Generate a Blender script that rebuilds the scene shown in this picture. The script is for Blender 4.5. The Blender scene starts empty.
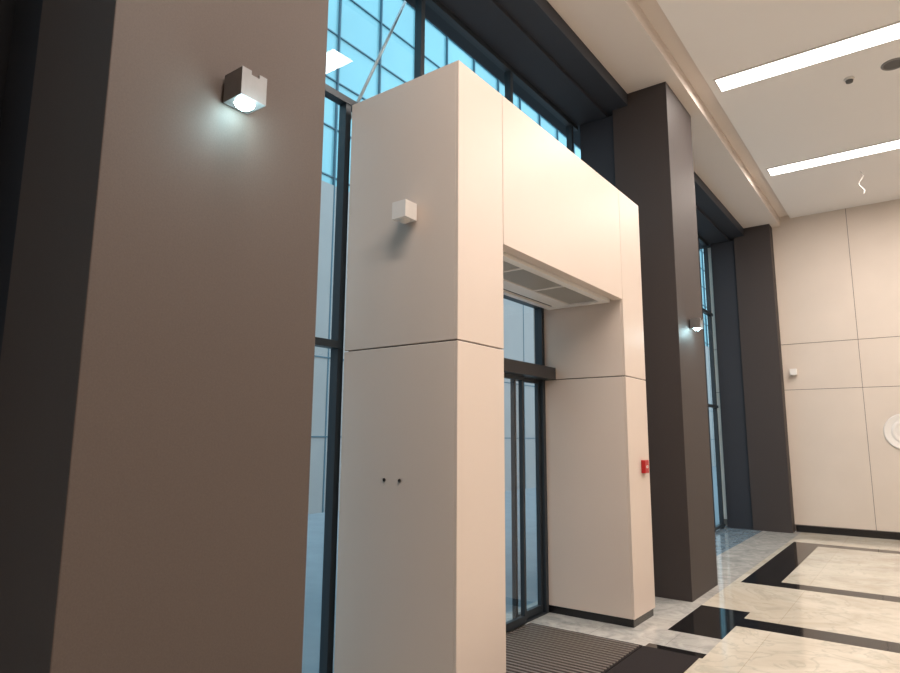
import bpy, bmesh, math
from mathutils import Vector, Matrix
S=bpy.context.scene
COL=S.collection
try:
    S.view_settings.view_transform='Standard'
except Exception: pass

# ---------------------------------------------------------------- materials
def newmat(name):
    m=bpy.data.materials.new(name); m.use_nodes=True
    return m, m.node_tree, m.node_tree.nodes['Principled BSDF']
def mat(name,col,rough=.5,metal=0,noise=0,nscale=8,bump=0,bscale=60,spec=.5,stretch=(1,1,1)):
    m,nt,b=newmat(name)
    b.inputs['Base Color'].default_value=(*col,1); b.inputs['Roughness'].default_value=rough
    b.inputs['Metallic'].default_value=metal; b.inputs['Specular IOR Level'].default_value=spec
    tc=nt.nodes.new('ShaderNodeTexCoord'); mp=nt.nodes.new('ShaderNodeMapping')
    mp.inputs['Scale'].default_value=stretch
    nt.links.new(tc.outputs['Object'],mp.inputs['Vector'])
    n=nt.nodes.new('ShaderNodeTexNoise'); n.inputs['Scale'].default_value=nscale; n.inputs['Detail'].default_value=6
    nt.links.new(mp.outputs[0],n.inputs['Vector'])
    mix=nt.nodes.new('ShaderNodeMix'); mix.data_type='RGBA'
    mix.inputs[6].default_value=(*[c*(1-noise) for c in col],1)
    mix.inputs[7].default_value=(*[min(1,c*(1+noise)) for c in col],1)
    nt.links.new(n.outputs[0],mix.inputs[0]); nt.links.new(mix.outputs[2],b.inputs['Base Color'])
    if bump:
        n2=nt.nodes.new('ShaderNodeTexNoise'); n2.inputs['Scale'].default_value=bscale
        nt.links.new(mp.outputs[0],n2.inputs['Vector'])
        bp=nt.nodes.new('ShaderNodeBump'); bp.inputs['Strength'].default_value=bump; bp.inputs['Distance'].default_value=.01
        nt.links.new(n2.outputs[0],bp.inputs['Height']); nt.links.new(bp.outputs[0],b.inputs['Normal'])
    return m
def emit(name,col,st):
    m,nt,b=newmat(name)
    b.inputs['Base Color'].default_value=(*col,1)
    b.inputs['Emission Color'].default_value=(*col,1); b.inputs['Emission Strength'].default_value=st
    return m
def glass(name,tint=(.85,.95,1),base=.05):
    m=bpy.data.materials.new(name); m.use_nodes=True; nt=m.node_tree; nt.nodes.clear()
    o=nt.nodes.new('ShaderNodeOutputMaterial'); t=nt.nodes.new('ShaderNodeBsdfTransparent'); g=nt.nodes.new('ShaderNodeBsdfGlossy')
    t.inputs[0].default_value=(*tint,1); g.inputs['Roughness'].default_value=.02
    lw=nt.nodes.new('ShaderNodeLayerWeight'); lw.inputs[0].default_value=.5
    pw=nt.nodes.new('ShaderNodeMath'); pw.operation='POWER'; pw.inputs[1].default_value=5
    ma=nt.nodes.new('ShaderNodeMath'); ma.operation='MULTIPLY_ADD'; ma.inputs[1].default_value=.7; ma.inputs[2].default_value=base
    nt.links.new(lw.outputs['Facing'],pw.inputs[0]); nt.links.new(pw.outputs[0],ma.inputs[0])
    mx=nt.nodes.new('ShaderNodeMixShader')
    nt.links.new(ma.outputs[0],mx.inputs[0]); nt.links.new(t.outputs[0],mx.inputs[1]); nt.links.new(g.outputs[0],mx.inputs[2])
    nt.links.new(mx.outputs[0],o.inputs[0]); return m
def marble(name,c0,c1,rough,scale=1.2,tile=None,grout=(.3,.27,.22),vein=None):
    m,nt,b=newmat(name); b.inputs['Roughness'].default_value=rough
    tc=nt.nodes.new('ShaderNodeTexCoord')
    n=nt.nodes.new('ShaderNodeTexNoise'); n.inputs['Scale'].default_value=scale; n.inputs['Detail'].default_value=12
    n.inputs['Roughness'].default_value=.65; n.inputs['Distortion'].default_value=1.3
    nt.links.new(tc.outputs['Object'],n.inputs['Vector'])
    r=nt.nodes.new('ShaderNodeValToRGB'); r.color_ramp.elements[0].position=.36; r.color_ramp.elements[1].position=.62
    r.color_ramp.elements[0].color=(*c0,1); r.color_ramp.elements[1].color=(*c1,1)
    nt.links.new(n.outputs[0],r.inputs[0])
    out=r.outputs[0]
    if vein:
        n3=nt.nodes.new('ShaderNodeTexNoise'); n3.inputs['Scale'].default_value=2.0; n3.inputs['Detail'].default_value=8; n3.inputs['Distortion'].default_value=1.6
        nt.links.new(tc.outputs['Object'],n3.inputs['Vector'])
        r3=nt.nodes.new('ShaderNodeValToRGB'); e=r3.color_ramp.elements
        e[0].position=.47; e[0].color=(0,0,0,1); e[1].position=.53; e[1].color=(0,0,0,1)
        k=e.new(.5); k.color=(.4,.4,.4,1)
        nt.links.new(n3.outputs[0],r3.inputs[0])
        mv=nt.nodes.new('ShaderNodeMix'); mv.data_type='RGBA'; mv.inputs[7].default_value=(*vein,1)
        nt.links.new(r3.outputs[0],mv.inputs[0]); nt.links.new(out,mv.inputs[6]); out=mv.outputs[2]
    if tile:
        bk=nt.nodes.new('ShaderNodeTexBrick'); bk.offset=0; bk.inputs['Scale'].default_value=1
        bk.inputs['Brick Width'].default_value=tile; bk.inputs['Row Height'].default_value=tile
        bk.inputs['Mortar Size'].default_value=.002; bk.inputs['Color1'].default_value=(1,1,1,1); bk.inputs['Color2'].default_value=(.95,.95,.95,1)
        bk.inputs['Mortar'].default_value=(*grout,1)
        nt.links.new(tc.outputs['Object'],bk.inputs['Vector'])
        mm=nt.nodes.new('ShaderNodeMix'); mm.data_type='RGBA'; mm.blend_type='MULTIPLY'; mm.inputs[0].default_value=1
        nt.links.new(out,mm.inputs[6]); nt.links.new(bk.outputs[0],mm.inputs[7]); out=mm.outputs[2]
    nt.links.new(out,b.inputs['Base Color']); return m

M_col=mat('taupe_column_paint',(.102,.079,.069),.6,0,.16,160,.04,220,.35)
M_col_shaded=mat('shaded_column_paint',(.053,.043,.041),.6,0,.12,160,.04,220,.35)  # darker copy of the column paint, dimmer look of farther columns put into colour
M_pier=mat('dark_pier_paint',(.030,.034,.044),.6,0,.08,5,.02,150,.35)
M_beige=mat('beige_composite_panel',(.69,.59,.52),.45,0,.04,1.2,.02,140)
M_gap=mat('dark_joint',(.03,.025,.022),.8)
M_wgap=mat('brown_wall_joint',(.16,.13,.11),.8)
M_plinth=mat('black_plinth',(.012,.011,.012),.25)
M_alu=mat('anthracite_aluminium',(.035,.045,.055),.4,.3)
M_hdr=mat('grey_aluminium',(.07,.07,.075),.35,.6)
M_wall=mat('cream_wall_panel',(.70,.615,.54),.5,0,.05,2,.03,60)
M_ceil=mat('white_ceiling_paint',(.88,.85,.83),.8,0,.01,2)
M_soff=mat('cream_soffit_paint',(.72,.65,.60),.8,0,.02,2)
M_white=mat('white_enamel',(.82,.79,.76),.4)
M_grille=mat('grey_grille',(.10,.10,.10),.5,.4)
M_lgr=mat('mid_grey_grille',(.50,.49,.47),.35,.2)
M_bronze=mat('brushed_grey_metal',(.24,.235,.235),.42,.7,.1,30)
M_red=mat('red_plastic',(.45,.012,.015),.35)
M_glass=glass('clear_glazing',(.90,.96,.98))
M_dglass=glass('door_glazing',(.88,.90,.91),.12)
M_cream=marble('cream_marble',(.62,.555,.45),(.80,.74,.63),.07,1.0,1.2,(.72,.68,.62),(.42,.41,.34))
M_grey=marble('grey_granite',(.40,.40,.38),(.62,.60,.56),.08,5,.6,(.6,.6,.6))
M_winrefl=marble('stone_window_reflection',(.16,.23,.29),(.30,.38,.44),.08,5,.45,(.6,.6,.6))  # floor stone tinted blue, the window's reflection painted into its colour
M_black=marble('black_granite',(.004,.004,.005),(.012,.012,.013),.07,12,.45,(.5,.5,.5))
M_strip=emit('light_diffuser',(1,.98,.95),10)
M_lens=emit('cool_led_lens',(.62,.95,1),40)
M_bfac=mat('blue_facade_glass',(.24,.52,.60),.2,.15,.2,.35)
M_bfr=mat('facade_mullion',(.05,.13,.18),.5)
M_bbase=mat('grey_stone_facade',(.34,.34,.34),.6,0,.12,1)
M_pave=mat('outdoor_paving',(.27,.32,.36),.8,0,.15,3)
M_steel=mat('galvanised_steel',(.55,.6,.62),.35,.4)
M_rib=mat('mat_rib_aluminium',(.22,.185,.165),.5,.3)
M_carpet=mat('dark_mat_carpet',(.035,.03,.03),.95,0,.3,80,.4,200,.05)
M_fwall=mat('dark_taupe_wall',(.26,.22,.20),.7,0,.05,3)

# ---------------------------------------------------------------- helpers
WL={}
def wl(o):
    return WL.get(o.name,Vector((0,0,0))) if o else Vector((0,0,0))
def link(ob,parent,world):
    COL.objects.link(ob)
    WL[ob.name]=Vector(world)
    if parent: ob.parent=parent
    ob.location=Vector(world)-wl(parent)
    return ob
def empty(name,loc,label=None,cat=None,group=None):
    e=bpy.data.objects.new(name,None); e.empty_display_size=.1
    link(e,None,loc); tag(e,label,cat,group); return e
def tag(o,label=None,cat=None,group=None,kind=None):
    if label:o['label']=label
    if cat:o['category']=cat
    if group:o['group']=group
    if kind:o['kind']=kind
    return o
def addbox(bm,x0,x1,y0,y1,z0,z1,bev=0,mi=0):
    vs=[bm.verts.new((x,y,z)) for x in(x0,x1) for y in(y0,y1) for z in(z0,z1)]
    fs=[(0,1,3,2),(4,6,7,5),(0,4,5,1),(2,3,7,6),(0,2,6,4),(1,5,7,3)]
    F=[bm.faces.new([vs[i] for i in f]) for f in fs]
    for f in F:f.material_index=mi
    if bev:
        es=list({e for f in F for e in f.edges})
        r=bmesh.ops.bevel(bm,geom=es,offset=bev,segments=2,profile=.5,affect='EDGES')
        for f in r['faces']: f.material_index=mi
def finish(bm,name,mats,parent,origin=None,smooth=False):
    bmesh.ops.recalc_face_normals(bm,faces=bm.faces)
    vs=[v.co for v in bm.verts]
    if origin is None:
        mn=Vector([min(v[i] for v in vs) for i in range(3)]); mx=Vector([max(v[i] for v in vs) for i in range(3)])
        origin=(mn+mx)/2
        origin.z=mn.z
    origin=Vector(origin)
    bmesh.ops.translate(bm,verts=bm.verts,vec=-origin)
    me=bpy.data.meshes.new(name); bm.to_mesh(me); bm.free()
    for m in (mats if isinstance(mats,(list,tuple)) else [mats]): me.materials.append(m)
    if smooth:
        for p in me.polygons:p.use_smooth=True
    ob=bpy.data.objects.new(name,me)
    return link(ob,parent,origin)
def boxes(name,lst,m,parent=None,bev=0,origin=None):
    bm=bmesh.new()
    for b in lst: addbox(bm,*b[:6],bev,b[6] if len(b)>6 else 0)
    return finish(bm,name,m,parent,origin)
def lathe(name,prof,center,axis,m,parent=None,seg=32,smooth=True,mi=None):
    bm=bmesh.new(); ax=Vector(axis).normalized()
    q=Vector((0,0,1)).rotation_difference(ax)
    rings=[]
    for r,h in prof:
        if r<1e-6: rings.append([bm.verts.new(q@Vector((0,0,h)))])
        else: rings.append([bm.verts.new(q@Vector((r*math.cos(2*math.pi*i/seg),r*math.sin(2*math.pi*i/seg),h))) for i in range(seg)])
    for a,b in zip(rings,rings[1:]):
        for i in range(seg):
            j=(i+1)%seg
            if len(a)==1 and len(b)==1: continue
            if len(a)==1: bm.faces.new((a[0],b[i],b[j]))
            elif len(b)==1: bm.faces.new((a[i],b[0],a[j]))
            else: bm.faces.new((a[i],b[i],b[j],a[j]))
    bmesh.ops.translate(bm,verts=bm.verts,vec=Vector(center))
    return finish(bm,name,m,parent,Vector(center),smooth)
def tube(name,pts,r,m,parent=None,seg=10):
    bm=bmesh.new(); P_=[Vector(p) for p in pts]; rings=[]
    for i,p in enumerate(P_):
        d_=(P_[min(i+1,len(P_)-1)]-P_[max(i-1,0)]).normalized()
        q=Vector((0,0,1)).rotation_difference(d_)
        rings.append([bm.verts.new(p+q@Vector((r*math.cos(2*math.pi*k/seg),r*math.sin(2*math.pi*k/seg),0))) for k in range(seg)])
    for a,b in zip(rings,rings[1:]):
        for k in range(seg): bm.faces.new((a[k],a[(k+1)%seg],b[(k+1)%seg],b[k]))
    bm.faces.new(rings[0]); bm.faces.new(rings[-1])
    return finish(bm,name,m,parent,P_[0],True)

# ---------------------------------------------------------------- setting
XR=6.0; YB=13.05; YF=-2.6; XG=-3.17
xs=sorted({XG-.1,-2.95,-2.5,-1.92,-1.85,-1.48,1.6,2.0,XR}); ys=sorted({YF,5.15,5.27,5.72,6.2,6.5,6.75,8.08,8.36,11.45,11.74,YB,1.0,3.2})
bm=bmesh.new(); vg={}
for x in xs:
    for y in ys: vg[x,y]=bm.verts.new((x,y,0))
for i in range(len(xs)-1):
    for j in range(len(ys)-1):
        x0,x1,y0,y1=xs[i],xs[i+1],ys[j],ys[j+1]; cx=(x0+x1)/2; cy=(y0+y1)/2
        k=0
        if cx<-1.92: k=1
        if cx<-2.5 and cy>6.75: k=3  # strip along the far glass gets the painted window reflection
        if -1.92<cx<-1.48 and 5.27<cy<5.72: k=1
        if -1.92<cx<-1.48 and (5.72<cy<6.75 or 5.15<cy<5.27 or cy<3.2): k=2
        if -1.85<cx<-1.48 and 8.08<cy<11.74: k=2
        if cx>-1.48 and (6.2<cy<6.5 or 8.08<cy<8.36 or 11.45<cy<11.74): k=2
        f=bm.faces.new((vg[x0,y0],vg[x1,y0],vg[x1,y1],vg[x0,y1])); f.material_index=k
fl=finish(bm,'floor',[M_cream,M_grey,M_black,M_winrefl],None,(0,0,0)); tag(fl,kind='structure')
c=boxes('ceiling',[(-1.70,XR,YF,YB,5.74,5.95)],M_ceil); tag(c,kind='structure')
c=boxes('trim_1',[(-1.885,-1.70,YF,YB,5.80,5.95)],M_soff); tag(c,kind='structure')
c=boxes('trim_2',[(-2.47,-1.885,YF,YB,5.62,5.95)],M_soff); tag(c,kind='structure')
c=boxes('trim_3',[(-2.75,-2.47,YF,YB,5.47,5.95),(XG-.2,-2.75,YF,YB,5.43,5.95)],M_pier); tag(c,kind='structure')
def paneled(name,x0,x1,y,zseams,xseams,ztop):
    z=[.12]+zseams+[ztop]; xx=[x0]+xseams+[x1]
    L=[(x0,x1,y+.010,y+.25,0,ztop,1)]
    for i in range(len(z)-1):
        for j in range(len(xx)-1):
            L.append((xx[j]+.004,xx[j+1]-.004,y,y+.02,z[i]+.005,z[i+1]-.005,0))
    return boxes(name,L,[M_wall,M_wgap])
w=paneled('wall_back',-3.3,XR,YB,[2.51,3.35],[-.81,.8,2.4,4.0],5.95); tag(w,kind='structure')
w=boxes('baseboard_back',[(-2.0,XR,YB-.012,YB+.01,0,.11)],M_plinth); tag(w,kind='structure')
w=boxes('wall_right',[(XR,XR+.2,YF,YB,0,5.95)],M_wall); tag(w,kind='structure')
w=boxes('wall_front',[(XG-.2,XR,YF-.2,YF,0,5.95)],M_fwall); tag(w,kind='structure')
w=boxes('wall_left',[(XG-.15,XG+.05,0,1.72,0,5.43)],M_pier); tag(w,kind='structure')

def pane(name,x,y0,y1,z0,z1,m,parent):
    bm=bmesh.new()
    bm.faces.new([bm.verts.new(v) for v in((x,y0,z0),(x,y1,z0),(x,y1,z1),(x,y0,z1))])
    return finish(bm,name,m,parent)
def window(name,y0,y1,cells,posts,rails):
    L=[]
    for y,a,b in posts: L.append((XG-.035,XG+.035,y-.025,y+.025,a,b))
    for z,a,b in rails: L.append((XG-.03,XG+.04,a,b,z-.025,z+.025))
    o=boxes(name,L,M_alu); tag(o,kind='structure')
    for a,b,c_,d in cells:
        g=pane('glass_pane',XG,a,b,c_,d,M_glass,o); tag(g,"bluish clear window glass")
    return o
ZW=5.43
def posts_full(ys_): return [(y,0,ZW) for y in ys_]
window('window_1',YF,0,[(YF,0,0,ZW)],posts_full([YF+.05,-1.3,-.05]),[(z,YF,0) for z in(.05,2.22,4.0,ZW-.03)])
window('window_2',1.72,6.85,[(1.72,3.0,0,4.0),(6.1,6.85,0,4.0),(1.72,6.85,4.0,ZW)],
       [(1.8,0,ZW),(2.98,0,4.0),(3.81,4.0,ZW),(5.27,4.0,ZW),(6.7,0,ZW),(6.12,0,4.0)],
       [(.05,1.72,3.0),(2.22,1.72,3.0),(4.0,1.72,6.85),(ZW-.03,1.72,6.85),(.05,6.1,6.85),(2.22,6.1,6.85)])
window('window_3',7.7,12.8,[(7.7,12.8,0,ZW)],posts_full([7.8,9.25,10.7,12.1,12.7]),[(z,7.7,12.8) for z in(.05,2.22,4.0,ZW-.03)])

# ---------------------------------------------------------------- columns
def column(y0,y1,label,m):
    e=empty('column',(-2.33,(y0+y1)/2,0),label,'column','lobby columns')
    tag(boxes('shaft',[(-2.66,-2.02,y0,y1,0,5.62)],m,e,.004))
    tag(boxes('rear_pier',[(-3.1,-2.665,y0+.04,y1-.04,0,5.43)],M_pier,e,.004),"darker grey pier behind the column")
    return e
column(.86,1.775,"tall taupe square column with a lit wall lamp",M_col)
column(6.80,7.77,"tall brown square column, darkened for shade, beside the entrance portal",M_col_shaded)
column(12.77,13.04,"tall brown square column, darkened for shade, in the room corner",M_col_shaded)

# ---------------------------------------------------------------- entrance portal
PX0,PX1=-3.09,-2.15; A,B,C,D=2.97,3.485,5.575,6.10; ZT=3.95; ZO=2.88; ZS=2.17; ZP=.07
P=empty('entrance_portal',(-2.62,4.535,0),"beige panelled entrance portal around a glass sliding door",'entrance')
t=.02; g=.004
boxes('frame_core',[(PX0+t,PX1-t,A+t,B-t,ZP,ZT-t),(PX0+t,PX1-t,C+t,D-t,ZP,ZT-t),(PX0+t,PX1-t,B-t,C+t,ZO+.09,ZT-t)],M_gap,P)
for b_ in [(PX0+.03,PX1-.015,A+.015,B-.015,0,ZP+.002),(PX0+.03,PX1-.015,C+.015,D-.015,0,ZP+.002)]:
    boxes('plinth',[b_],M_plinth,P)
def panel(*b): return boxes('cladding_panel',[b],M_beige,P,.003)
for z0,z1 in((ZP,ZS-g),(ZS+g,ZT)):
    panel(PX0,PX1-t-.0005,A,A+t,z0,z1)
    panel(PX1-t,PX1,A,B-g*.8,z0,z1)
    panel(PX1-t,PX1,C+g*.8,D,z0,z1)
    panel(PX0,PX1-t-.0005,D-t,D,z0,z1)
for z0,z1 in((ZP,ZS-g),(ZS+g,ZO+.08)):
    panel(PX0,PX1-t-.0005,B-t,B,z0,z1)
    panel(PX0,PX1-t-.0005,C,C+t,z0,z1)
panel(PX1-t,PX1,B+g*.8,C-g*.8,ZO,ZT)
panel(PX1-.09,PX1-t-.0005,B+g,C-g,ZO,ZO+.02)
panel(PX0,PX1-t,A+t,D-t,ZT-t,ZT)
boxes('ceiling_board',[(PX0+.02,PX1-.03,B,C,ZO+.07,ZO+.09)],M_white,P)
for x in(-2.70,-2.575):
    lathe('screw_hole',[(0,.001),(.006,.001),(.011,.004),(.011,0)],(x,A-.003,1.345),(0,-1,0),M_gap,P,12)
AC=empty('air_curtain',(-2.5,4.53,ZO-.04),"white door air curtain with grey louvre grille",'air curtain')
boxes('housing',[(-2.90,-2.26,B+.03,C-.03,ZO+.02,ZO+.069),(-2.90,-2.84,B+.03,C-.03,ZO-.02,ZO+.02),(-2.33,-2.26,B+.03,C-.03,ZO-.02,ZO+.02),
   (-2.84,-2.33,B+.03,B+.08,ZO-.02,ZO+.02),(-2.84,-2.33,C-.12,C-.03,ZO-.02,ZO+.02),(-2.80,-2.64,B+.08,C-.12,ZO-.012,ZO+.02),
   (-2.64,-2.33,4.05,4.08,ZO-.012,ZO+.02),(-2.64,-2.33,4.75,4.78,ZO-.012,ZO+.02)],M_white,AC,.002)
boxes('grille',[(-2.63+.0115*i,-2.6255+.0115*i,B+.08,C-.12,ZO-.006,ZO+.019) for i in range(26)],M_lgr,AC)
boxes('air_outlet',[(-2.83,-2.815,B+.08,C-.12,ZO-.006,ZO+.019)],M_grille,AC)

# sliding door
dx=-3.0
d=boxes('door_1',[(dx-.05,dx+.03,B,B+.05,0,2.95),(dx-.05,dx+.03,C-.05,C,0,2.95),(dx-.05,dx+.03,B+.05,C-.05,2.89,2.95),
   (dx-.05,dx+.03,B+.05,C-.05,-.0,.012)],M_alu); tag(d,kind='structure')
boxes('door_operator',[(dx-.05,dx+.15,B+.002,C-.002,2.17,2.285)],M_hdr,d,.004)
pane('transom_glass',dx-.01,B+.05,C-.05,2.285,2.89,M_dglass,d)
def leaf(y0,y1,x):
    l=boxes('door_leaf',[(x-.02,x+.02,y0,y0+.035,.015,2.17),(x-.02,x+.02,y1-.035,y1,.015,2.17),(x-.02,x+.02,y0+.035,y1-.035,.015,.08),(x-.02,x+.02,y0+.035,y1-.035,2.13,2.17)],M_alu,d,.002)
    pane('glass_pane',x,y0+.035,y1-.035,.08,2.13,M_dglass,l)
leaf(B+.06,4.02,dx-.02); leaf(5.03,C-.055,dx-.02)
leaf(3.98,4.525,dx+.045); leaf(4.535,5.10,dx+.045)

# mats
bm=bmesh.new()
addbox(bm,-2.93,-1.93,3.2,5.15,.001,.010,0,0)
y=3.215
while y<5.13:
    addbox(bm,-2.915,-1.945,y,y+.026,.010,.016,0,1); y+=.052
m_=finish(bm,'entrance_mat',[M_carpet,M_rib],None); tag(m_,"ribbed aluminium and carpet entrance mat at the door",'mat')
m_=boxes('carpet_mat',[(-1.92,-1.50,3.2,5.14,.001,.012)],M_carpet,None,.003); tag(m_,"dark carpet runner mat beside the ribbed entrance mat",'mat')

# ---------------------------------------------------------------- wall lamps
def lamp(pos,nrm,body,lit,label,en=6):
    n_=Vector(nrm); s=.055
    c_=Vector(pos)+n_*(s+.012)
    e=empty('wall_lamp',Vector(pos),label,'wall lamp','cube wall lamps' )
    w=abs(n_.x)>.5
    hx,hy=(s,s); nt_=.016 if lit else 0
    boxes('lamp_body',[(c_.x-hx,c_.x+hx,c_.y-hy,c_.y-hy+.006,c_.z-s,c_.z+s),(c_.x-hx,c_.x+hx,c_.y+hy-.006,c_.y+hy,c_.z-s,c_.z+s),
      (c_.x-hx,c_.x-hx+.006,c_.y-hy+.006,c_.y+hy-.006,c_.z-s,c_.z+s),
      (c_.x+hx-.006,c_.x+hx,c_.y-hy+.006,c_.y-.015,c_.z-s,c_.z+s),(c_.x+hx-.006,c_.x+hx,c_.y-.015,c_.y+.02,c_.z-s,c_.z+s-nt_),(c_.x+hx-.006,c_.x+hx,c_.y+.02,c_.y+hy-.006,c_.z-s,c_.z+s),
      (c_.x-hx+.006,c_.x+hx-.006,c_.y-hy+.006,c_.y+hy-.006,c_.z-s+.001,c_.z+s-.001-nt_)],body,e)
    if w: b=(min(pos[0],pos[0]+n_.x*.013),max(pos[0],pos[0]+n_.x*.013),c_.y-.04,c_.y+.04,c_.z-.04,c_.z+.04)
    else: b=(c_.x-.04,c_.x+.04,min(pos[1],pos[1]+n_.y*.013),max(pos[1],pos[1]+n_.y*.013),c_.z-.04,c_.z+.04)
    boxes('mounting_plate',[b],M_gap,e)
    lathe('lens',[(0,-.024),(.018,-.021),(.031,-.012),(.038,.000),(.038,.008),(0,.008)],(c_.x,c_.y,c_.z-s+.002),(0,0,1),M_lens if lit else M_white,e,24)
    if lit:
        L=bpy.data.lights.new('lamp_glow','POINT'); L.energy=en; L.color=(.6,.93,1); L.shadow_soft_size=.03
        lo=bpy.data.objects.new('lamp_glow',L); link(lo,e,(c_.x+n_.x*.07,c_.y,c_.z-s-.045))
    return e
lamp((-2.02,1.322,2.893),(1,0,0),M_bronze,True,"grey metal cube wall lamp switched on, on the taupe column",2.0)
lamp((-2.02,7.25,2.88),(1,0,0),M_bronze,True,"lit grey metal cube wall lamp on the shade-darkened brown column",4)
lamp((-2.52,A,3.01),(0,-1,0),M_white,False,"off-white cube wall lamp switched off, on portal panel")
lamp((-1.84,YB,2.83),(0,-1,0),M_white,False,"white cube wall lamp on the cream panelled wall")

F=empty('fire_alarm_call_point',(PX1,5.93,1.35),"red manual fire alarm call point on the beige portal",'fire alarm')
boxes('housing',[(PX1,PX1+.038,5.88,5.985,1.29,1.41)],M_red,F,.005)
boxes('push_plate',[(PX1+.038,PX1+.041,5.912,5.952,1.337,1.36)],M_white,F)
boxes('push_dot',[(PX1+.041,PX1+.043,5.927,5.937,1.343,1.352)],M_gap,F)

R=empty('round_wall_plaque',(-.27,YB,1.75),"round white relief plaque with concentric rings",'wall decoration')
lathe('disc',[(0,.02),(.27,.02),(.285,.028),(.30,.025),(.305,0),(0,0)],(-.27,YB,1.75),(0,-1,0),M_white,R,48)
lathe('inner_ring',[(.13,.019),(.14,.028),(.165,.03),(.19,.028),(.20,.019)],(-.27,YB,1.75),(0,-1,0),M_white,R,48)

for i,y in enumerate([1.35,4.40,7.45,10.5]):
    e=empty('ceiling_light',(.5,y,5.74),"long recessed linear ceiling light, switched on",'ceiling light','linear ceiling lights')
    x0,x1=-1.6,2.6; hw=.145
    boxes('trim_frame',[(x0-.02,x1+.02,y-hw-.02,y-hw,5.725,5.74),(x0-.02,x1+.02,y+hw,y+hw+.02,5.725,5.74),(x0-.02,x0,y-hw,y+hw,5.725,5.74),(x1,x1+.02,y-hw,y+hw,5.725,5.74)],M_white,e)
    boxes('diffuser',[(x0,x1,y-hw,y+hw,5.728,5.739)],M_strip,e)
    L=bpy.data.lights.new('tube_light','AREA'); L.shape='RECTANGLE'; L.size=4.2; L.size_y=.28; L.energy=(175,85,135,145)[i]; L.color=(1,.86,.76)
    lo=bpy.data.objects.new('tube_light',L); link(lo,e,(.5,y,5.72))
s=empty('ceiling_speaker',(.08,8.14,5.74),"round dark recessed ceiling speaker with rim",'ceiling speaker')
lathe('rim',[(.10,0),(.105,-.012),(.12,-.010),(.125,0)],(.08,8.14,5.74),(0,0,1),M_bronze,s)
lathe('speaker_grille',[(0,-.006),(.10,-.004)],(.08,8.14,5.74),(0,0,1),M_grille,s)
s=empty('smoke_detector',(-.35,8.2,5.74),"small round ceiling smoke detector",'smoke detector')
lathe('base',[(0,0),(.055,0),(.052,-.02),(0,-.02)],(-.35,8.2,5.74),(0,0,1),M_white,s)
lathe('sensor_head',[(.04,-.02),(.035,-.045),(.015,-.05),(0,-.05)],(-.35,8.2,5.74),(0,0,1),M_grille,s)
o=tube('hanging_cable',[(-.46+.035*math.sin(i*.9),11.33,5.74-.36*i/10) for i in range(11)],.008,M_white)
tag(o,"short white cable end dangling from ceiling",'cable')

# ---------------------------------------------------------------- outside
o=boxes('ground',[(-40,XG-.2,-30,70,-.25,-.05)],M_pave); tag(o,kind='structure')
b=empty('office_building',(-16,15,0),"blue glass office building facade with gridded mullions",'building')
FX=-11.0
boxes('facade_glass',[(FX-6,FX,-20,60,-.05,34)],M_bfac,b)
boxes('ground_floor_cladding',[(FX,FX+.06,-20,60,-.05,7.6)],M_bbase,b)
L=[]
y=-20
while y<60:
    L.append((FX,FX+.07,y,y+.035,-.05,34)); y+=1.5
z=7.8
while z<34:
    L.append((FX,FX+.04,-20,60,z,z+.03)); z+=1.25
L+=[(FX,FX+.08,-20,60,z,z+.03) for z in(1.6,3.4)]
o=boxes('mullion_grid',L,M_bfr,b); tag(o,kind='stuff')
o=tube('tie_rod',[(-3.6,3.40,4.12),(-3.6,4.606,6.8)],.014,M_steel); tag(o,"thin galvanised steel tie rod outside the glazing",'rod')

# ---------------------------------------------------------------- world
W=bpy.data.worlds.new('World'); S.world=W; W.use_nodes=True
bg=W.node_tree.nodes['Background']; nt=W.node_tree
tc=nt.nodes.new('ShaderNodeTexCoord'); sx=nt.nodes.new('ShaderNodeSeparateXYZ'); rp=nt.nodes.new('ShaderNodeValToRGB')
nt.links.new(tc.outputs['Generated'],sx.inputs[0]); nt.links.new(sx.outputs[2],rp.inputs[0]); nt.links.new(rp.outputs[0],bg.inputs[0])
rp.color_ramp.elements[0].color=(.64,.77,.84,1); rp.color_ramp.elements[1].color=(.58,.82,.95,1)
bg.inputs[1].default_value=2.3

# ---------------------------------------------------------------- camera
th=math.radians(36.6); ph=math.radians(9.1); ro=.0061
f=Vector((-math.sin(th)*math.cos(ph),math.cos(th)*math.cos(ph),math.sin(ph)))
r0=Vector((math.cos(th),math.sin(th),0)); u0=r0.cross(f)
Rv=(r0+ro*u0).normalized(); U=(u0-ro*r0).normalized()
cam=bpy.data.cameras.new('Camera'); cam.lens=635/900*36; cam.sensor_width=36; cam.clip_start=.05
co=bpy.data.objects.new('Camera',cam); COL.objects.link(co)
mw=Matrix((Rv,U,-f)).transposed().to_4x4(); mw.translation=(0,0,1.6)
co.matrix_world=mw
S.camera=co
